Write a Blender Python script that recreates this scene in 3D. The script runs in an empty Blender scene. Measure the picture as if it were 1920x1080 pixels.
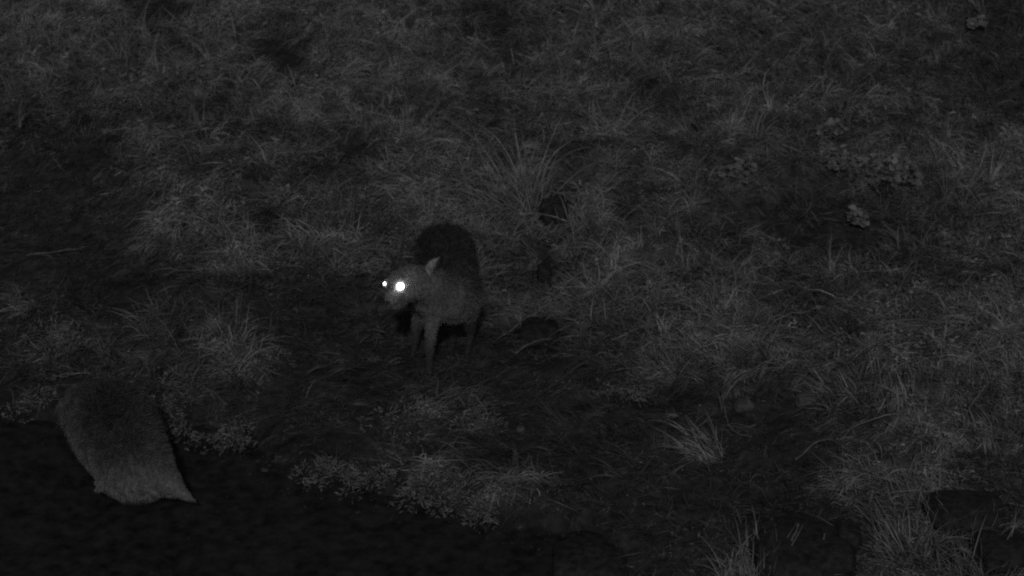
import bpy, bmesh, math, random
import numpy as np
from mathutils import Vector
from mathutils.bvhtree import BVHTree
rng = np.random.default_rng(11); random.seed(11)
S = bpy.context.scene
COL = S.collection

# ------------------------------------------------------------------ camera
CAM = np.array([0.0, -12.0, 6.6]); AIM = np.array([0.0, 0.25, 0.15]); LENS = 87.0
cd = bpy.data.cameras.new("camera"); cam = bpy.data.objects.new("camera", cd); COL.objects.link(cam)
cam.location = CAM; cd.lens = LENS; cd.sensor_width = 36; cd.clip_end = 2000
cam.rotation_euler = Vector(AIM - CAM).to_track_quat('-Z', 'Y').to_euler()
cd.dof.use_dof = True; cd.dof.focus_distance = 11.2; cd.dof.aperture_fstop = 3.0
S.camera = cam
# ------------------------------------------------------------------ night sky, infrared-like frontal light
w = bpy.data.worlds.new("World"); S.world = w; w.use_nodes = True
nt = w.node_tree; bgn = nt.nodes["Background"]
sky = nt.nodes.new("ShaderNodeTexSky"); sky.sky_type = 'NISHITA'; sky.sun_disc = False
bw = nt.nodes.new("ShaderNodeRGBToBW")
nt.links.new(sky.outputs[0], bw.inputs[0]); nt.links.new(bw.outputs[0], bgn.inputs[0]); bgn.inputs[1].default_value = 0.021
ELEV, AZ = math.radians(39), math.radians(181)     # light comes from beside and just above the camera
sky.sun_elevation = ELEV; sky.sun_rotation = AZ
sd = bpy.data.lights.new("sun", 'SUN'); sun = bpy.data.objects.new("sun", sd); COL.objects.link(sun)
sd.energy = 0.46; sd.angle = math.radians(3.0); sd.color = (1, 1, 1)
dirv = Vector((math.sin(AZ)*math.cos(ELEV), math.cos(AZ)*math.cos(ELEV), math.sin(ELEV)))
sun.rotation_euler = dirv.to_track_quat('Z', 'Y').to_euler(); sun.location = dirv*30
S.view_settings.view_transform = 'Standard'; S.view_settings.look = 'None'
S.view_settings.exposure = 0; S.view_settings.gamma = 1
S.render.engine = 'CYCLES'
S.cycles.use_denoising = False; S.cycles.max_bounces = 4; S.cycles.diffuse_bounces = 2; S.cycles.transparent_max_bounces = 4
S.cycles.pixel_filter_type = 'BLACKMAN_HARRIS'; S.cycles.filter_width = 2.2

# ------------------------------------------------------------------ projection helpers
_f = (AIM-CAM)/np.linalg.norm(AIM-CAM); _r = np.cross(_f, [0, 0, 1]); _r /= np.linalg.norm(_r); _u = np.cross(_r, _f)
TAN = 18.0/LENS
def proj(P):
    d = np.atleast_2d(P)-CAM; z = np.maximum(d@_f, 0.5)
    return 960+960*(d@_r)/z/TAN, 540-960*(d@_u)/z/TAN
def ray(px, py):
    v = _f+_r*((px-960)/960*TAN)+_u*((540-py)/960*TAN); return v/np.linalg.norm(v)
def J(px, py, y):
    v = ray(px, py); return CAM+v*((y-CAM[1])/v[1])
def plane(px, py, z=0.0):
    v = ray(px, py); return CAM+v*((z-CAM[2])/v[2])

# ------------------------------------------------------------------ noise
def vnoise(x, y, seed=0):
    xi = np.floor(x).astype(np.int64); yi = np.floor(y).astype(np.int64); fx = x-xi; fy = y-yi
    fx = fx*fx*(3-2*fx); fy = fy*fy*(3-2*fy)
    def h(a, b):
        n = (a*374761393+b*668265263+seed*1442695041) & 0xffffffff
        n = ((n ^ (n >> 13))*1274126177) & 0xffffffff
        return ((n ^ (n >> 16)) & 0xffff)/65535.0
    return (h(xi, yi)*(1-fx)+h(xi+1, yi)*fx)*(1-fy)+(h(xi, yi+1)*(1-fx)+h(xi+1, yi+1)*fx)*fy
def fbm(x, y, seed=0, o=3):
    s = 0; a = .5; t = 0
    for k in range(o): s = s+a*vnoise(x*2**k, y*2**k, seed+k); t += a; a *= .55
    return s/t
def sstep(a, b, x): t = np.clip((x-a)/(b-a), 0, 1); return t*t*(3-2*t)

# ------------------------------------------------------------------ terrain
shore_px = [(-1500, 700), (-300, 745), (0, 775), (120, 790), (230, 830), (400, 862), (600, 905), (800, 940), (900, 975), (1000, 1015), (1120, 1090), (1300, 1250), (1700, 1700)]
shore = np.array([plane(a, b)[:2] for a, b in shore_px])
# lumps: px, py, radius m, height m   (mounds and hollows seen in the photograph)
lumps = [(400, 600, .38, .13), (470, 690, .2, .05), (1360, 640, .5, .18), (1600, 800, .45, .14), (1720, 720, .5, .12), (1290, 820, .2, .07),
         (1590, 430, .5, -.16), (1380, 440, .25, -.12), (1240, 735, .22, -.09), (1040, 370, .16, -.12), (970, 400, .2, .08), (1110, 420, .22, .09),
         (420, 400, .35, .1), (520, 480, .3, .07), (250, 190, .35, .08), (650, 300, .3, -.12), (1010, 625, .17, -.1), (1680, 320, .3, .1), (1850, 560, .5, .14),
         (525, 100, .22, -.16), (925, 60, .25, -.14), (1180, 560, .4, .1), (800, 770, .3, .05), (810, 890, .25, .05), (640, 888, .18, .04), (940, 940, .25, .05),
         (120, 640, .25, .08), (1760, 1000, .35, .08), (1460, 1060, .3, .1), (300, 20, .2, -.1), (1500, 50, .35, -.1), (1860, 60, .4, -.12)]
lump_w = [(plane(a, b)[0], plane(a, b)[1], r, h) for a, b, r, h in lumps]
def height(x, y):
    x = np.asarray(x, float); y = np.asarray(y, float)
    w_ = y-np.interp(x, shore[:, 0], shore[:, 1])+.75*(fbm(x*1.9, y*2.4, 15)-.5)+.12*(vnoise(x*11, y*11, 17)-.5)
    z = -.10+.16*sstep(-.2, .55, w_)
    z = z+.10*np.maximum(0, y-.6)-.0*x
    amp = sstep(.1, 1.2, w_)
    near = 1/(1+(np.hypot(x, y)/25)**2)
    z = z+amp*near*(.16*(fbm(x*.9, y*.9, 3)-.5)+.10*(fbm(x*3, y*3, 9)-.5))+.02*(fbm(x*9, y*9, 5, 2)-.5)
    for a, b, r, h in lump_w:
        z = z+h*np.exp(-((x-a)**2+(y-b)**2)/(r*r))*sstep(-.1, .3, w_)
    return z
def ground(px, py):
    v = ray(px, py); t = np.linspace(8, 60, 2600); P = CAM+t[:, None]*v
    k = np.argmax(P[:, 2] <= height(P[:, 0], P[:, 1])); return P[k]

# ------------------------------------------------------------------ how pale the ground cover is, 0 (black mud) .. 9 (dry grass), light falloff and hollow shade painted in
G = np.array([
 [8,8,5,8,7,8,8,6,7,7,7,6,5,6,6,3],
 [4,5,7,6,8,8,7,6,7,6,6,6,6,6,5,4],
 [3,3,6,5,5,4,7,6,6,6,6,6,5,6,6,7],
 [2,2,5,6,5,6,7,6,5,6,6,4,3,3,4,6],
 [2,2,2,4,3,4,4,6,6,7,6,7,5,7,7,7],
 [3,4,4,4,2,2,2,2,2,4,5,8,6,7,7,8],
 [1,2,2,2,2,2,3,2,2,2,2,2,2,4,8,7],
 [0,0,0,0,1,2,3,3,3,3,2,2,2,6,6,4],
 [0,0,0,0,0,0,0,0,1,1,2,3,2,3,6,4]], float)
feat = [  # px, py, half-width, half-height, change; shade of hollows painted in as negatives
 (250,190,55,22,3),(305,400,28,70,3),(400,390,60,50,1.5),(640,280,60,45,-3),(600,310,40,20,-1),(528,90,48,34,-8),(518,125,20,24,-6),(300,15,38,16,-4),
 (930,60,40,55,-3.5),(955,105,30,18,-3),(480,350,60,40,-1.5),(530,300,45,22,2.5),(540,370,14,16,3),(460,475,65,30,4),(585,380,60,25,2),(660,460,60,25,3.5),
 (520,415,55,28,-3),(670,430,40,22,-2),(100,630,50,45,2.5),(30,580,35,35,3.5),(420,600,50,38,2.5),(300,600,35,30,2),(450,670,40,40,4),(340,700,60,14,2),
 (60,740,40,22,2.5),(310,740,60,18,2),(340,760,30,12,3),(340,815,22,16,4),(430,820,40,18,5),(625,880,26,18,5),(680,905,26,14,4),(810,890,45,28,5),(800,760,55,28,3),
 (890,790,30,26,3.5),(910,930,35,28,4),(1000,900,60,25,2),(1060,950,60,20,1.5),(700,850,50,14,1.5),(1240,700,36,22,3),(1300,600,60,50,1.5),(1290,830,50,28,4),(1240,745,50,16,-3),
 (1395,762,16,8,3),(1510,750,18,12,2.5),(1340,735,160,14,-2),(1600,430,150,40,-1.5),(1380,450,45,45,-2),(1640,330,20,14,2),(1690,330,30,22,3),(1570,300,28,18,2.5),
 (1860,380,25,30,1),(1560,45,40,18,-1.5),(1790,150,70,35,-1.5),(1080,265,60,30,-1.5),(955,210,50,40,-2.5),(1040,380,26,38,-5),(1020,500,14,26,-4),(1015,620,40,22,-3),
 (1620,480,140,25,-2),(1500,400,60,30,-1),(1455,480,30,16,3),(1575,500,60,12,2.5),(1660,425,14,30,2),(1500,440,30,40,-1.5),(1640,450,50,18,-1.5),(1830,790,20,38,-3),(1840,860,80,16,-3),(1520,865,40,14,-3),(1450,700,100,20,-2),(1880,1010,40,18,-3),(1750,1040,120,14,-3),
 (1510,1000,80,35,-3),(1440,1060,60,16,4),(1120,410,30,35,2),(960,370,26,40,2),(620,600,200,40,-1),(300,500,150,50,-1),(120,300,80,60,-1),(30,200,14,30,2),(270,265,28,16,3),
 (850,300,60,40,1),(720,330,60,20,2),(1690,560,80,30,1),(1350,540,70,20,-1.5),(1590,620,40,20,-3),(1540,560,20,30,-2),(1640,900,80,50,1.5),(1560,870,30,14,-2)]
def pale(px, py, fine=True):
    gx = np.clip(px/120-.5, 0, 14.999); gy = np.clip(py/120-.5, 0, 7.999)
    i = gx.astype(int); j = gy.astype(int); fx = gx-i; fy = gy-j
    b = (G[j, i]*(1-fx)+G[j, i+1]*fx)*(1-fy)+(G[j+1, i]*(1-fx)+G[j+1, i+1]*fx)*fy
    for a, c, rx, ry, d in feat:
        b = b+d*np.exp(-(((px-a)/rx)**2+((py-c)/ry)**2)**1.4)
    return b
def pale_w(x, y):
    P = np.stack([x, y, height(x, y)], -1); px, py = proj(P)
    n = fbm(x*5, y*5, 21, 3)-.5; n2 = fbm(x*1.6, y*1.6, 33, 2)-.5
    wpx = (fbm(x*4, y*4, 41, 2)-.5)*70; wpy = (fbm(x*4, y*4, 51, 2)-.5)*55
    b = pale(px+wpx, py+wpy)
    a = .9*(fbm(x*.7, y*.7, 77, 2)-.5)+.22; u_ = x*math.cos(.2)+y*a; v_ = -x*a+y
    st = fbm(u_*6, v_*21, 87, 3)-.5; st2 = vnoise(u_*16, v_*44, 97)-.5
    return np.clip(b+(n*6.0+n2*2.0+st*6.5+st2*1.6)*np.clip(b/5, .3, 1), 0, 9.7), px, py
def lin(b):   # albedo from the brightness value, painted light and shade included
    s = (12.5+32*np.clip(np.asarray(b, float)/9, 0, 1.15)**1.45)/255; return ((s+.055)/1.055)**2.4*12.5*np.where(s > .04045, 1, 1)

# ------------------------------------------------------------------ materials
def mat(name, col=None, attr=False, rough=.85, noise=None, spec=.2, bump=0, scale=30):
    m = bpy.data.materials.new(name); m.use_nodes = True; n = m.node_tree; b = n.nodes["Principled BSDF"]
    b.inputs["Roughness"].default_value = rough; b.inputs["Specular IOR Level"].default_value = spec
    tex = n.nodes.new("ShaderNodeTexNoise"); tex.inputs["Scale"].default_value = scale; tex.inputs["Detail"].default_value = 5
    tc = n.nodes.new("ShaderNodeTexCoord"); n.links.new(tc.outputs["Object"], tex.inputs["Vector"])
    if attr:
        a = n.nodes.new("ShaderNodeAttribute"); a.attribute_name = "tone"
        mr = n.nodes.new("ShaderNodeMapRange"); mr.inputs["From Min"].default_value = .25; mr.inputs["From Max"].default_value = .75; mr.inputs["To Min"].default_value = .45; mr.inputs["To Max"].default_value = 1.6
        n.links.new(tex.outputs["Fac"], mr.inputs["Value"])
        mu = n.nodes.new("ShaderNodeVectorMath"); mu.operation = 'SCALE'
        n.links.new(a.outputs["Color"], mu.inputs[0]); n.links.new(mr.outputs[0], mu.inputs["Scale"])
        n.links.new(mu.outputs[0], b.inputs["Base Color"])
    else:
        cr = n.nodes.new("ShaderNodeValToRGB"); lo, hi = col
        cr.color_ramp.elements[0].position = .3; cr.color_ramp.elements[1].position = .7
        cr.color_ramp.elements[0].color = (lo, lo, lo, 1); cr.color_ramp.elements[1].color = (hi, hi, hi, 1)
        n.links.new(tex.outputs["Fac"], cr.inputs[0]); n.links.new(cr.outputs[0], b.inputs["Base Color"])
    if bump:
        bp = n.nodes.new("ShaderNodeBump"); bp.inputs["Strength"].default_value = bump; bp.inputs["Distance"].default_value = .02
        n.links.new(tex.outputs["Fac"], bp.inputs["Height"]); n.links.new(bp.outputs[0], b.inputs["Normal"])
    return m
M_ground = mat("soil_and_thatch", attr=True, scale=22, bump=.8, spec=.1)
M_grass = mat("grass_blades", attr=True, scale=8, spec=.1)
M_fur = mat("fur", attr=True, scale=40, spec=.1)
M_skin = mat("coat", attr=True, scale=60, spec=.1)
M_hollow = mat("dark_hollow_lump", (.014, .05), scale=26, bump=.8, rough=.7)  # near-black colour paints the shade of hollows
M_stone = mat("pale_stone", (.07, .14), scale=25, bump=.5)
M_leaf = mat("pale_leaf", (.13, .30), scale=18)
M_weed = mat("weed_leaf", (.11, .27), scale=18)
M_stem = mat("dry_stem", (.09, .22), scale=30)
M_dark = mat("dark_ear", (.02, .04), scale=60)
M_nose = mat("nose", (.03, .05), scale=60)
M_claw = mat("claw", (.03, .06), scale=60)
M_water = mat("dark_water", (.010, .042), scale=16, rough=.6, spec=.15, bump=.35)
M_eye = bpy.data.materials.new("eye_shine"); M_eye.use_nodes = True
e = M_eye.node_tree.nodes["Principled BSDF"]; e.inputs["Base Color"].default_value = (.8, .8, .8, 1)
e.inputs["Emission Color"].default_value = (1, 1, 1, 1); e.inputs["Emission Strength"].default_value = 12  # emission stands in for reflected eyeshine and brightens the fur nearby

# ------------------------------------------------------------------ mesh helpers
def mesh_np(name, V, F, m, tone=None, smooth=True, parent=None):
    me = bpy.data.meshes.new(name); V = np.asarray(V, np.float32); F = np.asarray(F, np.int32)
    k = F.shape[1]
    me.vertices.add(len(V)); me.vertices.foreach_set("co", V.ravel())
    me.loops.add(F.size); me.loops.foreach_set("vertex_index", F.ravel())
    me.polygons.add(len(F)); me.polygons.foreach_set("loop_start", np.arange(0, F.size, k, dtype=np.int32))
    me.polygons.foreach_set("loop_total", np.full(len(F), k, np.int32))
    me.update(calc_edges=True)
    me.polygons.foreach_set("use_smooth", np.full(len(F), smooth, bool))
    if tone is not None:
        a = me.attributes.new("tone", 'FLOAT_COLOR', 'POINT'); t = np.asarray(tone, np.float32)
        a.data.foreach_set("color", np.stack([t, t, t, np.ones_like(t)], -1).ravel())
    me.materials.append(m); o = bpy.data.objects.new(name, me); COL.objects.link(o)
    if parent: o.parent = parent; o.matrix_parent_inverse = parent.matrix_world.inverted()
    return o
def tag(o, label=None, cat=None, group=None, kind=None):
    for k_, v_ in (("label", label), ("category", cat), ("group", group), ("kind", kind)):
        if v_: o[k_] = v_
    return o
def empty(name, loc, label, cat, group=None):
    o = bpy.data.objects.new(name, None); COL.objects.link(o); o.location = tuple(loc); o.empty_display_size = .1
    o.matrix_world = o.matrix_basis.copy() if False else o.matrix_world
    bpy.context.view_layer.update(); return tag(o, label, cat, group)
def ribbons(base, d0, length, width, droop, side=None, K=3, curl=None, taper=True):
    """base Nx3, d0 unit direction, blades that droop under gravity; returns V,F"""
    N = len(base); P = base.copy(); d = d0.copy(); seg = (length/K)[:, None]
    if side is None:
        s = rng.normal(size=(N, 3)); s -= (s*d0).sum(1)[:, None]*d0; s /= np.linalg.norm(s, axis=1)[:, None]+1e-9
    else: s = side
    lv = []
    for k in range(K+1):
        wd = width*(1-.85*(k/K)**1.5 if taper else 1.0)
        lv.append(np.stack([P-s*wd[:, None]/2, P+s*wd[:, None]/2], 1))
        P = P+d*seg; d = d+np.array([0, 0, -1.])*droop[:, None]
        if curl is not None: d = d+curl
        d /= np.linalg.norm(d, axis=1)[:, None]
    V = np.stack(lv, 1).reshape(-1, 3)
    b0 = (np.arange(N)*2*(K+1))[:, None, None]+(np.arange(K)*2)[None, :, None]
    F = (b0+np.array([0, 1, 3, 2])[None, None, :]).reshape(-1, 4)
    return V, F

# ------------------------------------------------------------------ the ground
def axis(n, inner, outer, c):
    t = np.linspace(-1, 1, n); k = 4.2
    lin_ = t*inner; far = np.sign(t)*np.expm1(np.maximum(np.abs(t)-.72, 0)*22)/math.expm1(.28*22)*outer
    return c+lin_+far
gx = axis(420, 5.5, 300, 0); gy = axis(470, 7.0, 300, 1.6)
X, Y = np.meshgrid(gx, gy); x = X.ravel(); y = Y.ravel()
V = np.stack([x, y, height(x, y)], -1)
idx = np.arange(len(x)).reshape(X.shape)
F = np.stack([idx[:-1, :-1], idx[:-1, 1:], idx[1:, 1:], idx[1:, :-1]], -1).reshape(-1, 4)
b, _, _ = pale_w(x, y)
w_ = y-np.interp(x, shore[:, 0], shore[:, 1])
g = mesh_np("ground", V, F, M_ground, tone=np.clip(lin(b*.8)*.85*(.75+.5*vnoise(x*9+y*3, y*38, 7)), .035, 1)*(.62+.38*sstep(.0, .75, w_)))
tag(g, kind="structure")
# the still water: one sheet up to just inside the bank
wx = np.linspace(-60, 30, 300); ys = np.interp(wx, shore[:, 0], shore[:, 1])+.5
V = np.concatenate([np.stack([wx, ys, 0*wx-.03], -1), np.stack([wx, 0*wx-60, 0*wx-.03], -1)])
n_ = len(wx); F = np.array([[i, n_+i, n_+i+1, i+1] for i in range(n_-1)])
tag(mesh_np("water", V, F[:, ::-1], M_water), kind="structure")

# ------------------------------------------------------------------ grass
def flow(px, py, x, y):
    """preferred lean of blades (world xy), strength"""
    a = (fbm(x*1.3, y*1.3, 61, 2)-.5)*9.0
    fx = np.cos(a)*.6; fy = np.sin(a)*.6-.25
    wl = np.exp(-(((px-150)/330)**2+((py-420)/230)**2)); fx += -1.6*wl; fy += -1.2*wl
    wm = np.exp(-(((px-820)/520)**2+((py-740)/170)**2)); fx = fx*(1-wm)+1.6*wm*np.sign(vnoise(x*3, y*3, 71)-.5); fy = fy*(1-wm)+.5*wm
    wr = np.exp(-(((px-1650)/300)**2+((py-750)/300)**2)); fx += -.9*wr; fy += -.8*wr
    return fx, fy
FOOT = [(ground(a, b)[:2], r) for a, b, r in ((1508, 1062, .26), (1812, 972, .19), (1110, 1066, .2), (1040, 420, .08), (1880, 1045, .13), (1012, 640, .11), (1395, 766, .05), (1511, 756, .055), (150, 0, 0))[:8]]
def grass(n, lo, hi, wlo, whi, name, label, flat=0.0, bmin=.0, seed=1, pw=1.0, tone_k=1.0):
    x = rng.uniform(-4.6, 4.6, n); y = rng.uniform(-4.2, 7.5, n)
    b, px, py = pale_w(x, y)
    sh = y-np.interp(x, shore[:, 0], shore[:, 1])
    clot = fbm(x*8, y*11, 141, 2)
    keep = (rng.random(n) < np.clip((b-bmin)/6, 0.0, 1)**pw*np.clip((clot-.33)*4, .12, 1)) & (sh > .05+.25*vnoise(x*3, y*3, 91)) & (px > -350) & (px < 2270) & (py > -300) & (py < 1300)
    for c_, r_ in FOOT: keep &= np.hypot(x-c_[0], (y-c_[1])*1.1) > r_
    x, y, b, px, py, sh = (q[keep] for q in (x, y, b, px, py, sh)); n = len(x)
    fx, fy = flow(px, py, x, y)
    fx = fx+rng.normal(0, .8, n); fy = fy+rng.normal(0, .7, n)
    up = (.3+rng.random(n)**1.3*1.15)*(1-flat)+.10
    tram = np.clip((3.6-b)/3, 0, 1); up = up*(1-.75*tram)
    d = np.stack([fx, fy, up], -1); d /= np.linalg.norm(d, axis=1)[:, None]
    L = (lo+(hi-lo)*rng.random(n)**1.6)*(.75+.07*b)
    V, F = ribbons(np.stack([x, y, height(x, y)-.004], -1), d, L, rng.uniform(wlo, whi, n), rng.uniform(.2, .7, n), curl=rng.normal(0, .3, (n, 3))*[1, 1, .3])
    t = lin(np.clip(b+rng.normal(0, 1.7 if flat > .5 else .9, n)+(1.5 if flat > .5 else 0), .2, 10))*rng.uniform(.8, 1.2, n)*tone_k
    V[:, 2] = np.maximum(V[:, 2], height(V[:, 0], V[:, 1])+.003)
    o = mesh_np(name, V, F, M_grass, tone=np.repeat(t, 8), smooth=False)
    return tag(o, label, "grass", kind="stuff")
grass(480000, .045, .15, .004, .0075, "grass", "dense matted pale dry grass covering the slope and banks", pw=.8)
grass(40000, .12, .30, .003, .005, "long_grass", "longer thin grass blades arching over the matted slope", bmin=1.0, pw=.9, tone_k=1.15)
grass(150000, .05, .22, .004, .008, "fallen_straw", "flat lying straw and stalks scattered over trampled dark ground", flat=.93, pw=.3, tone_k=1.0)
def litter(n, name, label):
    """leaf litter, moss and tiny herbs: small broad leaves in clots"""
    x = rng.uniform(-4.3, 4.3, n); y = rng.uniform(-4.2, 7.2, n); b, px, py = pale_w(x, y)
    sh = y-np.interp(x, shore[:, 0], shore[:, 1])
    cl = fbm(x*9, y*9, 131, 2); cl2 = fbm(x*26, y*26, 133, 2)
    keep = (rng.random(n) < np.clip((cl-.38)*3.2, .05, 1)*np.clip(.25+b/7, 0, 1)*np.maximum(sstep(-.45, .25, sh), .012*(sh > -1.6))) & (px > -250) & (px < 2170) & (py > -200) & (py < 1250)
    x, y, b, cl2 = x[keep], y[keep], b[keep], cl2[keep]; n = len(x)
    d = np.stack([rng.normal(0, 1, n), rng.normal(0, .8, n)-.2, rng.uniform(.05, 1.1, n)], -1); d /= np.linalg.norm(d, axis=1)[:, None]
    up_ = .07*np.clip(b/9, .08, 1)*rng.random(n)
    V, F = ribbons(np.stack([x, y, np.maximum(height(x, y), -.03)+up_], -1), d, rng.uniform(.012, .04, n)*(.7+.05*b), rng.uniform(.006, .014, n), rng.uniform(.2, .8, n), K=2)
    t = lin(np.clip(b+(cl2-.5)*5+rng.normal(0, .7, n), .2, 10))*rng.uniform(.85, 1.15, n)
    V[:, 2] = np.maximum(V[:, 2], np.maximum(height(V[:, 0], V[:, 1]), -.03)+.004)
    return tag(mesh_np(name, V, F, M_grass, tone=np.repeat(t, 6), smooth=False), label, "ground cover", kind="stuff")
litter(430000, "ground_cover", "clotted moss, small herbs and leaf litter between the grass")

def locks(n, per, name, label):
    """coarse tangled locks: a dozen blades that share a lean and a tone"""
    x = rng.uniform(-4.4, 4.4, n); y = rng.uniform(-4, 7.3, n); b, px, py = pale_w(x, y); sh = y-np.interp(x, shore[:, 0], shore[:, 1])
    cl = fbm(x*3.2, y*3.6, 151, 2)
    keep = (rng.random(n) < np.clip((b-1.2)/5, 0, 1)*np.clip((cl-.3)*3.2, .1, 1)) & (sh > .25) & (px > -300) & (px < 2220) & (py > -250) & (py < 1250)
    for c_, r_ in FOOT: keep &= np.hypot(x-c_[0], y-c_[1]) > r_+.03
    x, y, b, px, py = (q[keep] for q in (x, y, b, px, py)); n = len(x)
    fx, fy = flow(px, py, x, y); fx = fx+rng.normal(0, .5, n); fy = fy+rng.normal(0, .5, n)-.15
    D = np.stack([fx, fy, rng.uniform(.25, 1.3, n)], -1); D /= np.linalg.norm(D, axis=1)[:, None]
    C = rng.normal(0, .09, (n, 3)); L0 = rng.uniform(.07, .25, n)*(.7+.05*b); dr = rng.uniform(.25, .7, n); tb = np.clip(b+rng.normal(.1, 1.6, n), .6, 9.6)
    r = lambda q: np.repeat(q, per, 0); N = n*per
    bx = r(x)+rng.normal(0, .014, N); by = r(y)+rng.normal(0, .014, N)
    d = r(D)+rng.normal(0, .15, (N, 3)); d /= np.linalg.norm(d, axis=1)[:, None]
    V, F = ribbons(np.stack([bx, by, height(bx, by)-.004], -1), d, r(L0)*rng.uniform(.55, 1.1, N), rng.uniform(.0045, .009, N), r(dr)*rng.uniform(.8, 1.2, N), K=4, curl=r(C)+rng.normal(0, .05, (N, 3)))
    V[:, 2] = np.maximum(V[:, 2], height(V[:, 0], V[:, 1])+.003)
    return tag(mesh_np(name, V, F, M_grass, tone=np.repeat(lin(r(tb)+rng.normal(0, .5, N)), 10), smooth=False), label, "grass", kind="stuff")
locks(40000, 9, "tangled_grass", "coarse tangled locks of dry grass draped over the slope")

# ------------------------------------------------------------------ tussocks, weeds, leafy plants, stems, dark lumps, stones
def tussock(px, py, spread, length, n, lean, label, tone, bend=.14, wd=.006):
    c = ground(px, py); root = empty("grass_tussock", c, label, "grass tussock", "tussocks of tall grass standing out of the slope")
    for part, nn, k in (("blades", n, 1.0), ("thatch", n*2, .45)):
        a = rng.uniform(0, 2*math.pi, nn); rr = spread*np.sqrt(rng.random(nn))*.5
        B = np.stack([c[0]+rr*np.cos(a), c[1]+rr*np.sin(a)*(.3 if 'fringe' in label else 1), 0*a], -1); B[:, 2] = height(B[:, 0], B[:, 1])-.01
        d = np.stack([np.cos(a)*.45+lean[0], np.sin(a)*.45+lean[1], np.full(nn, 1.0)*(1 if k == 1 else .7)], -1)+rng.normal(0, .30, (nn, 3))
        d /= np.linalg.norm(d, axis=1)[:, None]
        V, F = ribbons(B, d, length*.95*k*rng.uniform(.35, 1.15, nn), rng.uniform(wd*.6, wd*1.2, nn), rng.uniform(bend*.4, bend*2.4, nn), K=5, curl=rng.normal(0, .12, (nn, 3)))
        mesh_np(part, V, F, M_grass, tone=np.repeat(lin(tone-.5+rng.normal(0, 1.1, nn)), 12), smooth=False, parent=root)
T = [(972, 385, .34, .56, 150, (-.35, 0), "tall pale grass tussock fanning up left of the dark rock with a twig", 9.2),
     (1105, 425, .22, .26, 90, (.0, 0), "short upright tussock just right of the dark rock with a twig", 8.8),
     (1325, 850, .2, .28, 110, (-.95, .1), "pale tussock leaning left over the bare dark ground, with finger-like blades", 9),
     (1410, 1085, .3, .26, 120, (.05, 0), "bushy grass tussock at the bottom edge in front of the low dark rock", 9),
     (1385, 455, .3, .3, 70, (.15, -.9), "tussock with long blades hanging down over the dark hollow at right", 7.5),
     (440, 640, .4, .24, 150, (.35, -.5), "rounded tussock drooping over the bank between the two animals", 7.5),
     (305, 600, .3, .2, 90, (-.3, -.3), "thin scruffy tussock left of the rounded drooping tussock", 6.5),
     (1360, 640, .5, .26, 220, (-.3, -.4), "broad matted tussock in the right middle above the bare ground", 8.5),
     (1700, 1040, .3, .3, 90, (-.3, .2), "spiky tussock at lower right with crossed bent stalks", 8),
     (1850, 1085, .3, .28, 90, (.2, 0), "tussock in the bottom right corner with splayed blades", 7.5),
     (1600, 740, .4, .2, 120, (-.5, -.1), "fine pale tussock sloping down beside the small pale stones", 8.5),
     (215, 130, .4, .3, 110, (-.3, -.5), "tussock with hanging blades at upper left above the dark slope", 8),
     (70, 90, .35, .3, 80, (-.1, -.6), "tussock with hanging blades near the top left corner", 7.5),
     (1500, 400, .3, .24, 80, (.1, -.8), "droopy tussock hanging into the top of the dark hollow", 6.5),
     (1700, 470, .3, .22, 80, (-.6, -.2), "tussock leaning left over the right end of the dark hollow", 7),
     (1040, 447, .24, .15, 90, (-.1, -.1), "low tuft growing in front of the dark rock with a twig", 7),
     (1500, 1082, .5, .16, 180, (.1, 0), "low fringe of grass growing along the front of the widest dark rock", 7.5),
     (1815, 1000, .42, .19, 220, (.1, 0), "low grass fringe in front of the dark flat-topped rock", 7.5),
     (1700, 960, .35, .2, 120, (-.4, .1), "dense tussock left of the dark flat-topped rock", 7.5),
     (1130, 560, .4, .24, 140, (.0, -.3), "matted tussock right of the standing animal", 8)]
for t in T: tussock(*t)

def leaves(c, n, r, hgt, ll, lw, spread_up, sc=1, lift=0):
    """many small cupped leaves as 3-quad strips"""
    a = rng.uniform(0, 2*math.pi, n); rr = r*rng.random(n)**.6
    ct = rng.normal(0, r*.55*sc, (6, 2)); ci = rng.integers(0, 6, n); B = np.stack([c[0]+rr*np.cos(a)*.62+ct[ci, 0], c[1]+rr*np.sin(a)*.5+ct[ci, 1]*.8, 0*a], -1)
    B[:, 2] = np.maximum(height(B[:, 0], B[:, 1]), -.03)+lift+hgt*(1-(rr/r)**2)*rng.uniform(.05, 1, n)
    d = np.stack([np.cos(a), np.sin(a)-.3, np.full(n, spread_up)], -1)+rng.normal(0, .4, (n, 3)); d /= np.linalg.norm(d, axis=1)[:, None]
    s = rng.normal(size=(n, 3)); s[:, 2] *= .3; s -= (s*d).sum(1)[:, None]*d; s /= np.linalg.norm(s, axis=1)[:, None]
    prof = [.35, 1, .95, .15]; L = ll*rng.uniform(.6, 1.2, n); W = lw*rng.uniform(.7, 1.2, n); lv = []; P = B.copy()
    for k in range(4):
        lv.append(np.stack([P-s*(W*prof[k]/2)[:, None], P+s*(W*prof[k]/2)[:, None]], 1)); P = P+d*(L/3)[:, None]; d = d+[0, 0, -.22]; d /= np.linalg.norm(d, axis=1)[:, None]
    V = np.stack(lv, 1).reshape(-1, 3); b0 = (np.arange(n)*8)[:, None, None]+(np.arange(3)*2)[None, :, None]
    return V, (b0+np.array([0, 1, 3, 2])).reshape(-1, 4)
def stems(c, n, r, hgt, wd=.004):
    a = rng.uniform(0, 2*math.pi, n); d = np.stack([np.cos(a)*r, np.sin(a)*r, np.full(n, hgt)], -1); L = np.linalg.norm(d, axis=1); d /= L[:, None]
    return ribbons(np.tile(np.asarray(c)-[0, 0, .02], (n, 1)), d, L, np.full(n, wd), np.full(n, .02), K=3)
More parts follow.
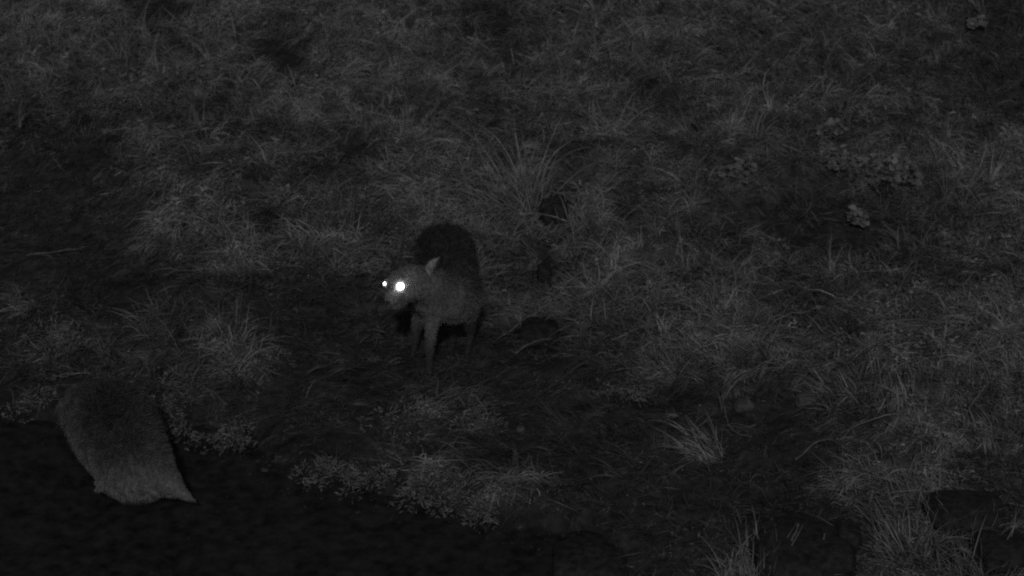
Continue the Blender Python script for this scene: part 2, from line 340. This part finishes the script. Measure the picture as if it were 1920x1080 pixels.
def plant(name, px, py, r, hgt, n, ll, lw, up, m, label, cat, group, nst=8):
    c = ground(px, py); root = empty(name, c, label, cat, group)
    wd_ = name == "shore_weed"; V, F = leaves(c, int(n*(3.8 if wd_ else 2.6)), r, hgt, ll*(.62 if wd_ else .85), lw*(.5 if wd_ else .95), up, 1 if wd_ else .45, 0 if wd_ else .05); mesh_np("leaves", V, F, m, smooth=False, parent=root)
    V, F = stems(c, nst, r*.7, hgt*.8); mesh_np("stem", V, F, M_stem, smooth=False, parent=root)
GL = "pale broad-leaved plants among the grass"
for a in [(1685, 350, .125, .12, 70, .06, .045, .5, "largest pale broad-leaved plant, above the dark hollow at right"),
          (1570, 318, .07, .09, 50, .055, .04, .5, "pale leafy plant left of and above the largest one"),
          (1558, 262, .06, .08, 40, .05, .04, .5, "pale leafy plant topmost in the column of two at upper right"),
          (1610, 430, .075, .09, 34, .05, .035, .4, "sparse leafy plant hanging in the dark hollow"),
          (1365, 345, .08, .06, 26, .05, .035, .4, "soft leafy clump on the slope left of the leafy column"),
          (1402, 328, .07, .06, 24, .05, .035, .4, "small leafy clump touching the soft clump on the slope"),
          (1620, 340, .06, .1, 16, .06, .03, .8, "small narrow leafy sprout beside the largest leafy plant"),
          (1830, 60, .08, .05, 20, .05, .035, .5, "leafy plant in the dark patch near the top right corner"),
          (540, 385, .06, .07, 22, .045, .03, .6, "small pale leafy sprout on the left slope above the standing animal")]:
    plant("leafy_plant", *a[:8], M_leaf, a[8], "leafy plant", GL)
GW = "low pale weeds along the edge of the dark ground"
for a in [(430, 838, .16, .07, 150, .045, .014, .5, "pale feathery weed right of the hunched furry animal"),
          (342, 828, .08, .08, 60, .045, .016, .6, "small pale weed touching the hunched furry animal's right side"),
          (622, 893, .10, .10, 110, .05, .013, .8, "spiky pale weed, leftmost on the shore in the bottom middle"),
          (685, 912, .10, .06, 90, .045, .013, .6, "low spiky weed second from the left on the shore"),
          (805, 905, .17, .09, 200, .05, .014, .6, "widest pale weed on the shore below the standing animal"),
          (862, 935, .12, .05, 90, .04, .014, .5, "low weed at the right foot of the widest shore weed"),
          (915, 950, .13, .07, 120, .045, .014, .6, "pale weed trailing down to the dark water in the bottom middle"),
          (810, 775, .2, .06, 150, .04, .012, .5, "faint weedy patch on the trampled ground below the standing animal"),
          (893, 805, .11, .12, 90, .045, .013, 1.0, "small upright weed on the trampled ground, right of the weedy patch"),
          (450, 700, .16, .06, 140, .045, .014, .4, "pale weed at the foot of the rounded drooping tussock"),
          (350, 722, .14, .05, 90, .045, .013, .4, "scattered weed above the hunched furry animal"),
          (110, 650, .16, .14, 140, .05, .012, .9, "upright feathery weed at far left above the dark water"),
          (60, 760, .13, .06, 80, .045, .013, .4, "low weed at the left edge of the dark water"),
          (330, 765, .12, .05, 80, .045, .014, .3, "weed lying behind the hunched furry animal's back"),
          (470, 490, .22, .08, 200, .045, .014, .5, "wide pale weed on the bank left of the standing animal"),
          (655, 475, .2, .07, 170, .045, .014, .5, "pale weed just left of the standing animal's ears"),
          (575, 400, .13, .09, 110, .045, .014, .6, "star-shaped weed on the bank above left of the standing animal"),
          (530, 310, .13, .06, 90, .045, .014, .5, "pale weed on the left slope above the star-shaped weed"),
          (622, 308, .07, .08, 40, .045, .014, .7, "tiny spiky weed in front of the dark hollow at upper left"),
          (258, 200, .18, .09, 160, .045, .016, .5, "soft pale weed clump on the upper left slope"),
          (1165, 745, .15, .08, 130, .045, .013, .6, "pale weed at the left of the dark undercut bank"),
          (1230, 708, .14, .08, 130, .045, .013, .6, "pale weed above the dark undercut bank")]:
    plant("shore_weed", *a[:8], M_weed, a[8], "weed", GW, nst=14)

def lump(px, py, wx_, dy, hz, label, m=M_hollow, seed=0, name="lump", sink=.35, group=None, cat="lump"):
    c = ground(px, py); bm = bmesh.new(); bmesh.ops.create_icosphere(bm, subdivisions=4, radius=1)
    r_ = random.Random(seed); o1 = r_.uniform(0, 50)
    for v in bm.verts:
        n = v.co.normalized(); q = np.array([n.x, n.y, n.z])*1.4+o1
        k = 1+.35*(fbm(np.array([q[0]+q[2]]), np.array([q[1]-q[2]*.7]), seed)[0]-.5)+.1*(fbm(np.array([q[0]*4]), np.array([q[1]*4+q[2]*3]), seed+5)[0]-.5)
        k2 = max(abs(n.x), abs(n.y), abs(n.z))**-.45; k += .16*(fbm(np.array([q[0]*2.2+q[2]]), np.array([q[1]*2.2-q[2]]), seed+9)[0]-.5)
        v.co = Vector((n.x*wx_*k*k2, n.y*dy*k*k2, n.z*hz*k*k2))
    me = bpy.data.meshes.new(name); bm.to_mesh(me); bm.free(); me.materials.append(m)
    for p in me.polygons: p.use_smooth = True
    o = bpy.data.objects.new(name, me); COL.objects.link(o); o.location = (c[0], c[1], height(c[0], c[1])+hz*(1-2*sink)); o.rotation_euler.z = r_.uniform(-.2, .2)
    return tag(o, label, cat, group)
GR = "dark lumps standing in for shaded hollows in the bank"  # near-black solids put where the bank has black hollows
lump(1508, 1062, .25, .2, .10, "widest dark rock, behind the grass tussock at the bottom edge", seed=2, group=GR)
lump(1812, 972, .19, .16, .07, "dark flat-topped rock at lower right with grass in front", seed=3, group=GR)
lump(1110, 1066, .19, .2, .08, "dark rounded rock at the bottom right of the dark water", seed=4, group=GR)
lump(1040, 420, .085, .10, .13, "dark rock behind the bent twig, between two tussocks", seed=5, group=GR)
lump(1020, 525, .04, .06, .07, "narrow dark rock in the grass right of the standing animal", seed=6, group=GR)
lump(1012, 640, .12, .13, .08, "low dark rock on the trampled ground right of the animal's feet", seed=7, group=GR)
lump(1880, 1045, .14, .14, .07, "dark rock in the bottom right corner", seed=8, group=GR)
lump(1590, 1020, .06, .08, .07, "smaller dark rock between the two larger ones at lower right", seed=9, group=GR)
GS = "small pale stones on the dark ground"
lump(1395, 766, .05, .04, .025, "small pale rounded stone on the bare dark ground", M_stone, 12, "stone", .3, GS, "stone")
lump(1511, 756, .055, .05, .035, "larger pale stone at the upper edge of the bare dark ground", M_stone, 13, "stone", .3, GS, "stone")
lump(1652, 333, .03, .03, .02, "tiny pale stone beside the largest broad-leaved plant", M_stone, 14, "stone", .3, GS, "stone")
lump(497, 890, .022, .02, .013, "tiny pale pebble on the dark mud left of the shore weeds", M_stone, 15, "stone", .2, GS, "stone")
lump(976, 808, .022, .02, .012, "tiny pale pebble in the middle of the trampled ground", M_stone, 16, "stone", .2, GS, "stone")

def tube(name, pts, r0, r1, m, label=None, cat=None, group=None, parent=None):
    bm = bmesh.new(); n = len(pts); rings = []; pts = [Vector(p) for p in pts]
    for i, p in enumerate(pts):
        t = (pts[min(i+1, n-1)]-pts[max(i-1, 0)]).normalized(); s = t.cross(Vector((.2, -.9, .3))).normalized(); q = t.cross(s)
        r = r0+(r1-r0)*i/(n-1); rings.append([bm.verts.new(p+(s*math.cos(k)+q*math.sin(k))*r) for k in np.linspace(0, 2*math.pi, 7)[:-1]])
    for a, b_ in zip(rings, rings[1:]):
        for k in range(6): bm.faces.new((a[k], a[(k+1) % 6], b_[(k+1) % 6], b_[k]))
    bm.faces.new(rings[0][::-1]); bm.faces.new(rings[-1])
    me = bpy.data.meshes.new(name); bm.to_mesh(me); bm.free(); me.materials.append(m)
    for p in me.polygons: p.use_smooth = True
    o = bpy.data.objects.new(name, me); COL.objects.link(o)
    if parent: o.parent = parent; o.matrix_parent_inverse = parent.matrix_world.inverted()
    return tag(o, label, cat, group) if label else o
def stalk(pp, label, r0=.004, r1=.002, dz=0.0, name="stalk", cat="stalk", m=None, sub=4):
    """polyline given in the photo; the first point stands on the ground, the rest in the same depth plane"""
    g0 = ground(*pp[0]); y0 = g0[1]; pts = [g0]
    for k, (a, b_) in enumerate(pp[1:]): pts.append(J(a, b_, y0+dz*(k+1)))
    P = np.array(pts); t = np.linspace(0, len(P)-1, sub*(len(P)-1)+1)
    Q = np.stack([np.interp(t, np.arange(len(P)), P[:, i]) for i in range(3)], -1)
    if len(P) > 2: Q[1:-1] = (Q[:-2]+2*Q[1:-1]+Q[2:])/4
    Q[:, 2] = np.maximum(Q[:, 2], height(Q[:, 0], Q[:, 1])+r0*1.2)
    Q[1:-1] += rng.normal(0, .0025, Q[1:-1].shape)
    return tube(name, [tuple(q) for q in Q], r0*.8, r1*.8, m or M_stem, label, cat, "bare stalks and twigs sticking out of the grass")
stalk([(1480, 1050), (1484, 1015), (1497, 982)], "thick upright stalk in front of the widest dark rock", .012, .005)
stalk([(1440, 1040), (1428, 1020), (1412, 992)], "bent stalk leaning left at the bottom beside the widest dark rock", .008, .004)
stalk([(1600, 1045), (1575, 1022), (1543, 1018), (1546, 1000)], "crooked twig ending in front of the widest dark rock", .009, .005, name="twig", cat="twig")
stalk([(1720, 972), (1690, 945), (1670, 942), (1650, 968)], "folded stalk making a small arch at lower right", .006, .004, .02)
stalk([(1725, 980), (1700, 975), (1655, 973)], "nearly level stalk under the small arch at lower right", .005, .004)
stalk([(1088, 392), (1055, 362), (1030, 358)], "bent twig lying across the dark rock between two tussocks", .011, .006, -.01, "twig", "twig")
stalk([(1055, 366), (1072, 360), (1086, 364)], "short side twig at the bend of the twig on the dark rock", .006, .003, -.01, "twig", "twig")
stalk([(360, 305), (347, 275), (325, 245)], "long thin stalk leaning left on the left slope", .006, .003)
stalk([(1208, 215), (1210, 185), (1208, 158)], "lone upright stalk near the top right of the centre", .006, .003)
stalk([(1478, 298), (1455, 280), (1434, 262)], "straight stalk leaning left on the right slope", .009, .004)
stalk([(1495, 300), (1475, 285), (1455, 276)], "shorter straight stalk beside its leaning twin on the right slope", .006, .003)
stalk([(1730, 395), (1760, 380), (1800, 360)], "long straw crossing the dark hollow's right end", .007, .003, .01)
stalk([(1720, 488), (1700, 494), (1640, 500)], "thin straw lying in the bottom of the dark hollow", .004, .003)
stalk([(1364, 805), (1360, 775), (1356, 740)], "thin upright stalk left of the small pale stone", .005, .003)
stalk([(1410, 820), (1380, 812), (1364, 795)], "thin curved stalk on the bare dark ground", .004, .003)
stalk([(1490, 870), (1520, 835), (1545, 822), (1575, 830)], "bent twig above the two black holes in the bare ground", .007, .004, .02, "twig", "twig")
stalk([(965, 665), (990, 645), (1015, 637), (1035, 634)], "curved root along the front of the low dark rock", .007, .004, .02, "root", "root")
stalk([(985, 600), (1010, 594), (1035, 600), (1048, 615)], "curved straw arching over the low dark rock", .007, .005, .02)
stalk([(930, 640), (985, 596), (1010, 590)], "straw leaning from the feet of the animal to the low dark rock", .005, .003, .01)
stalk([(50, 482), (90, 475), (160, 462)], "pale straw lying on the dark left slope", .006, .003, .02)
stalk([(1100, 700), (1150, 695), (1190, 690)], "level straw on the trampled ground left of the undercut bank", .005, .003, .0)
stalk([(945, 330), (935, 300), (905, 235)], "longest bare stalk left of the tall pale tussock", .006, .003)
stalk([(975, 325), (972, 285), (969, 255)], "upright bare stalk in the tall pale tussock", .007, .003)
stalk([(962, 330), (952, 295), (938, 262)], "leaning bare stalk in the middle of the tall pale tussock", .006, .003)
stalk([(1010, 262), (1035, 252), (1055, 245)], "short straw lying above the tall pale tussock", .006, .004)
stalk([(305, 140), (290, 110), (285, 85)], "hanging stalk on the upper left slope", .006, .004)
stalk([(38, 245), (37, 215), (40, 190)], "broad dead blade standing at the far left edge", .014, .007)

# ------------------------------------------------------------------ animals
def capsules_mesh(name, caps, voxel=.011, smooth=6):
    """caps: (p0, r0, p1, r1). One continuous surface from overlapping tapered capsules."""
    bm = bmesh.new()
    for p0, r0, p1, r1 in caps:
        p0 = Vector(p0); p1 = Vector(p1); L = (p1-p0).length; n = max(2, int(L/(.35*min(r0, r1)))+1); n = min(n, 40)
        for i in range(n):
            t = i/(n-1); r = r0+(r1-r0)*t; c = p0.lerp(p1, t)
            g_ = bmesh.ops.create_icosphere(bm, subdivisions=2 if r < .05 else 3, radius=r)
            bmesh.ops.translate(bm, vec=c, verts=g_['verts'])
    me = bpy.data.meshes.new(name+"_raw"); bm.to_mesh(me); bm.free()
    o = bpy.data.objects.new(name+"_raw", me); COL.objects.link(o)
    md = o.modifiers.new("r", 'REMESH'); md.mode = 'VOXEL'; md.voxel_size = voxel
    ms = o.modifiers.new("s", 'SMOOTH'); ms.iterations = smooth; ms.factor = .6
    dg = bpy.context.evaluated_depsgraph_get(); ev = o.evaluated_get(dg); m2 = bpy.data.meshes.new_from_object(ev)
    bpy.data.objects.remove(o); m2.name = name
    nv = len(m2.vertices); V = np.empty(nv*3, np.float32); m2.vertices.foreach_get("co", V); V = V.reshape(-1, 3)
    m2.calc_loop_triangles(); F = np.empty(len(m2.loop_triangles)*3, np.int32); m2.loop_triangles.foreach_get("vertices", F); F = F.reshape(-1, 3)
    return V.astype(float), F
def fur(V, F, n, length, width, flow_dir, tone_fn, lift=.55):
    A, B, C = V[F[:, 0]], V[F[:, 1]], V[F[:, 2]]; N = np.cross(B-A, C-A); ar = np.linalg.norm(N, axis=1); N /= ar[:, None]+1e-12
    k = rng.choice(len(F), n, p=ar/ar.sum()); u = rng.random((n, 2)); fl = u.sum(1) > 1; u[fl] = 1-u[fl]
    P = A[k]+(B[k]-A[k])*u[:, :1]+(C[k]-A[k])*u[:, 1:]; Nn = N[k]
    f = np.tile(np.asarray(flow_dir, float), (n, 1)); f -= (f*Nn).sum(1)[:, None]*Nn
    d = Nn*lift+f+rng.normal(0, .32, (n, 3))+.75*(np.stack([vnoise(P[:, 0]*60+q, P[:, 2]*60+P[:, 1]*40, 181) for q in (0, 50, 90)], -1)-.5); d /= np.linalg.norm(d, axis=1)[:, None]
    L = length(P) if callable(length) else np.full(n, length)
    V2, F2 = ribbons(P-Nn*.003, d, L*rng.uniform(.6, 1.2, n), np.full(n, width), rng.uniform(.02, .2, n), K=2)
    return V2, F2, np.repeat(tone_fn(P)*(.62+.76*fbm(P[:, 0]*45+P[:, 2]*20, P[:, 2]*30+P[:, 1]*25, 171, 2))*rng.uniform(.6, 1.4, n), 6)
def bvh(V, F): return BVHTree.FromPolygons([tuple(v) for v in V], [tuple(f) for f in F])
def hit(tree, px, py):
    h_ = tree.ray_cast(Vector(CAM), Vector(ray(px, py))); return h_[0], h_[1]

# --- animal 1 : standing, three-quarter front, head turned to the left
fF = ground(806, 700); yF = fF[1]
fR = ground(777, 668); fH1 = ground(880, 658); fH2 = ground(848, 654)
A_ = lambda px, py, d: J(px, py, yF+d)
dR = fR[1]-yF; dH = fH1[1]-yF; dH2 = fH2[1]-yF
body_caps = [
 (A_(836, 556, .10), .135, A_(836, 540, .2), .150), (A_(836, 540, .2), .150, A_(834, 476, .36), .158),
 (A_(812, 562, .03), .098, A_(850, 570, .12), .105), (A_(846, 540, .25), .135, A_(848, 500, .36), .135),
 (A_(822, 552, .07), .12, A_(800, 535, -.02), .095),             # neck
 (A_(800, 535, -.02), .095, A_(778, 527, -.07), .082),           # skull
 (A_(772, 522, -.09), .072, A_(748, 527, -.12), .058),           # brow
 (A_(748, 530, -.12), .052, A_(736, 533, -.13), .044),
 (A_(765, 545, -.11), .060, A_(745, 553, -.16), .046),           # cheek
 (A_(744, 550, -.17), .045, A_(734, 561, -.22), .034),           # muzzle
 (A_(734, 561, -.22), .034, A_(730, 566, -.245), .026),
 (A_(750, 566, -.15), .034, A_(735, 573, -.21), .018),           # jaw
 (A_(815, 580, .02), .06, A_(809, 615, 0), .036), (A_(809, 615, 0), .036, A_(806, 655, .01), .026), (A_(806, 655, .01), .025, (fF[0], fF[1]+.01, fF[2]+.05), .022),
 ((fF[0], fF[1]+.01, fF[2]+.04), .024, (fF[0]-.008, fF[1]-.03, fF[2]+.02), .024),
 (A_(795, 585, dR), .06, A_(781, 612, dR), .030), (A_(781, 612, dR), .029, A_(779, 640, dR), .020), (A_(779, 640, dR), .020, (fR[0], fR[1], fR[2]+.03), .018),
 ((fR[0], fR[1], fR[2]+.03), .018, (fR[0]-.01, fR[1]-.03, fR[2]+.017), .020),
 (A_(868, 555, dH-.05), .095, A_(876, 590, dH-.06), .055), (A_(876, 590, dH-.06), .050, A_(882, 622, dH+.03), .026), (A_(882, 622, dH+.03), .024, (fH1[0], fH1[1], fH1[2]+.03), .018),
 ((fH1[0], fH1[1], fH1[2]+.03), .018, (fH1[0]-.01, fH1[1]-.04, fH1[2]+.017), .020),
 (A_(850, 570, dH2-.03), .08, A_(846, 600, dH2-.05), .045), (A_(846, 600, dH2-.05), .040, A_(850, 628, dH2+.03), .024), (A_(850, 628, dH2+.03), .022, (fH2[0], fH2[1], fH2[2]+.03), .018),
 ((fH2[0], fH2[1], fH2[2]+.03), .018, (fH2[0]-.01, fH2[1]-.04, fH2[2]+.017), .020),
 (A_(855, 500, .50), .05, A_(868, 545, .62), .055), (A_(868, 545, .62), .055, A_(872, 590, .62), .02)]   # tail behind
V, F = capsules_mesh("body", body_caps)
def tone1(P):
    px, py = proj(P); d = P[:, 1]-yF; z = P[:, 2]-fF[2]
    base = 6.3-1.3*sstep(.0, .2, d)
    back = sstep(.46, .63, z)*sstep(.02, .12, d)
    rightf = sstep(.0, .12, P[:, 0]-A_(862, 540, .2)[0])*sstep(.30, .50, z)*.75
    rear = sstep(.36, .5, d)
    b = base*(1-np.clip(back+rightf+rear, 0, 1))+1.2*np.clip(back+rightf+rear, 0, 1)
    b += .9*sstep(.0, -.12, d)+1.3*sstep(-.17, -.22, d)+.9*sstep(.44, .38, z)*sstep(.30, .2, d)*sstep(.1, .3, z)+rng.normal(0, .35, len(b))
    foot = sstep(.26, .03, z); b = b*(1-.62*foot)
    return lin(b)
root = empty("coyote", fF, "coyote-like wild animal with bright eyeshine standing on trampled ground, dark back, head turned left", "coyote")
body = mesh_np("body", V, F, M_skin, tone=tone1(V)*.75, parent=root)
def l1(P):
    d = P[:, 1]-yF; z = P[:, 2]-fF[2]
    return .013+.022*sstep(-.05, .12, d)*sstep(.2, .4, z)
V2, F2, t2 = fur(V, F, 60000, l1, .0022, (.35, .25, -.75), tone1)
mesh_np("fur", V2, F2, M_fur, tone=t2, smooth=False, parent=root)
T1 = bvh(V, F)
def ball(name, c, r, m, parent, sc=(1, 1, 1)):
    bm = bmesh.new(); bmesh.ops.create_uvsphere(bm, u_segments=20, v_segments=14, radius=r)
    for v in bm.verts: v.co = Vector((v.co.x*sc[0], v.co.y*sc[1], v.co.z*sc[2]))
    me = bpy.data.meshes.new(name); bm.to_mesh(me); bm.free(); me.materials.append(m)
    for p in me.polygons: p.use_smooth = True
    o = bpy.data.objects.new(name, me); COL.objects.link(o); o.location = c; o.parent = parent; o.matrix_parent_inverse = parent.matrix_world.inverted(); return o
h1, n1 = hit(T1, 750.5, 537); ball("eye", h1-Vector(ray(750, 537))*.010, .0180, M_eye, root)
h2, n2 = hit(T1, 723, 532)
if h2 is None: h2, n2 = hit(T1, 727, 532); print("far eye moved")
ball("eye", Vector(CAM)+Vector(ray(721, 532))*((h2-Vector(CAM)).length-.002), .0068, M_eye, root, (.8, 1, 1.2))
h3, n3 = hit(T1, 727, 567)
if h3: ball("nose", h3-Vector(ray(727, 567))*.002, .013, M_nose, root, (1.1, .8, .8))
def ear(base, tip, side, wd, thick, m, tone):
    base = Vector(base); tip = Vector(tip); side = Vector(side).normalized(); ax = tip-base; nrm = ax.cross(side).normalized()
    bm = bmesh.new(); rings = []
    for i in range(7):
        t = i/6; ww = wd*(1-t)**.75*(1+.25*math.sin(t*math.pi)); c = base+ax*t+nrm*(.012*math.sin(t*math.pi))
        rings.append([bm.verts.new(c+side*(ww*math.cos(a))+nrm*(thick*(1-t*.7)*math.sin(a)+.3*ww*math.cos(a)**2)) for a in np.linspace(0, 2*math.pi, 13)[:-1]])
    for a, b_ in zip(rings, rings[1:]):
        for k in range(12): bm.faces.new((a[k], a[(k+1) % 12], b_[(k+1) % 12], b_[k]))
    bm.faces.new(rings[0][::-1]); bm.faces.new(rings[-1]); bmesh.ops.recalc_face_normals(bm, faces=bm.faces)
    V_ = np.array([v.co[:] for v in bm.verts]); bmesh.ops.triangulate(bm, faces=bm.faces); F_ = np.array([[v.index for v in f.verts] for f in bm.faces]); bm.free()
    o = mesh_np("ear", V_, F_, M_skin, tone=np.full(len(V_), tone), parent=root)
    V3, F3, t3 = fur(V_, F_, 1600, .012, .002, tuple(ax.normalized()), lambda P: np.full(len(P), tone), .3)
    mesh_np("ear_fur", V3, F3, M_fur, tone=t3, smooth=False, parent=o); return o
ear(A_(804, 517, -.095), A_(823, 483, -.035), (.3, .1, -1), .040, .012, M_skin, float(lin(8.2)))
ear(A_(748, 508, -.06), A_(733, 476, -.02), (1, -.4, .1), .036, .008, M_skin, float(lin(1.8)))

# --- animal 2 : hunched at the edge of the dark water, seen from behind and above
p0 = plane(230, 962, -.04); y2 = p0[1]
B_ = lambda px, py, d: J(px, py, y2+d)
gH = lambda px, py: J(px, py, y2)
caps2 = [
 (B_(212, 797, .50), .205, B_(235, 848, .30), .19), (B_(235, 848, .30), .19, B_(252, 873, .12), .165),
 (B_(170, 778, .60), .13, B_(205, 820, .45), .15), (B_(225, 885, .12), .12, B_(285, 888, .1), .115),
 (B_(150, 768, .62), .08, B_(200, 850, .35), .12),
 (B_(280, 880, .08), .12, B_(308, 898, .02), .078), (B_(308, 898, .02), .078, B_(338, 922, -.03), .036), (B_(338, 922, -.03), .036, B_(371, 945, -.06), .009),
 (B_(210, 880, .10), .06, B_(194, 898, .06), .035), (B_(194, 898, .06), .03, B_(182, 920, .04), .012), (B_(252, 900, .1), .12, B_(262, 902, .1), .115),
 (B_(245, 915, .12), .05, (B_(245, 915, .12)[0], y2+.14, -.04), .028),
 (B_(290, 915, .12), .05, (B_(290, 915, .12)[0], y2+.14, -.04), .028),
 (B_(190, 770, .75), .13, B_(172, 765, .92), .085), (B_(172, 765, .92), .085, B_(160, 775, 1.06), .04)]
V, F = capsules_mesh("body", caps2, .013, 8)
def tone2(P):
    px, py = proj(P)
    q = (px-110)*.35+(py-740)          # along the back, rump end is pale
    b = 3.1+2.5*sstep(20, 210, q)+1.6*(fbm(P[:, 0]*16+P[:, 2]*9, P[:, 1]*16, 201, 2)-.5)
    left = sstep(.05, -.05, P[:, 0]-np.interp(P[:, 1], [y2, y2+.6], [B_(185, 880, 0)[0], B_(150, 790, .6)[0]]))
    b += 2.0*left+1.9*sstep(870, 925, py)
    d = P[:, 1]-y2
    low = sstep(.24, .12, P[:, 2])*sstep(936, 944, py)  # legs lost in darkness, painted as near-black coat
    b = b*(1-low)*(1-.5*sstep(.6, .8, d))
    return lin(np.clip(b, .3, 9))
root2 = empty("coyote", (p0[0], p0[1]+.2, -.05), "grey furry animal hunched at the edge of dark water, no eyes showing", "coyote")
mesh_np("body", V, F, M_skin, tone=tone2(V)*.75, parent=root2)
l2 = lambda P: (.020+.028*sstep(880, 830, proj(P)[1]))*(.45+.55*sstep(B_(345, 900, 0)[0], B_(300, 900, 0)[0], P[:, 0]))
V2, F2, t2 = fur(V, F, 100000, l2, .0026, (.35, -.4, -.7), tone2, .6)
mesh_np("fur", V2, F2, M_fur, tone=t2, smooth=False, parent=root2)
print("feet", fF, fR, fH1, fH2, "a2", p0)
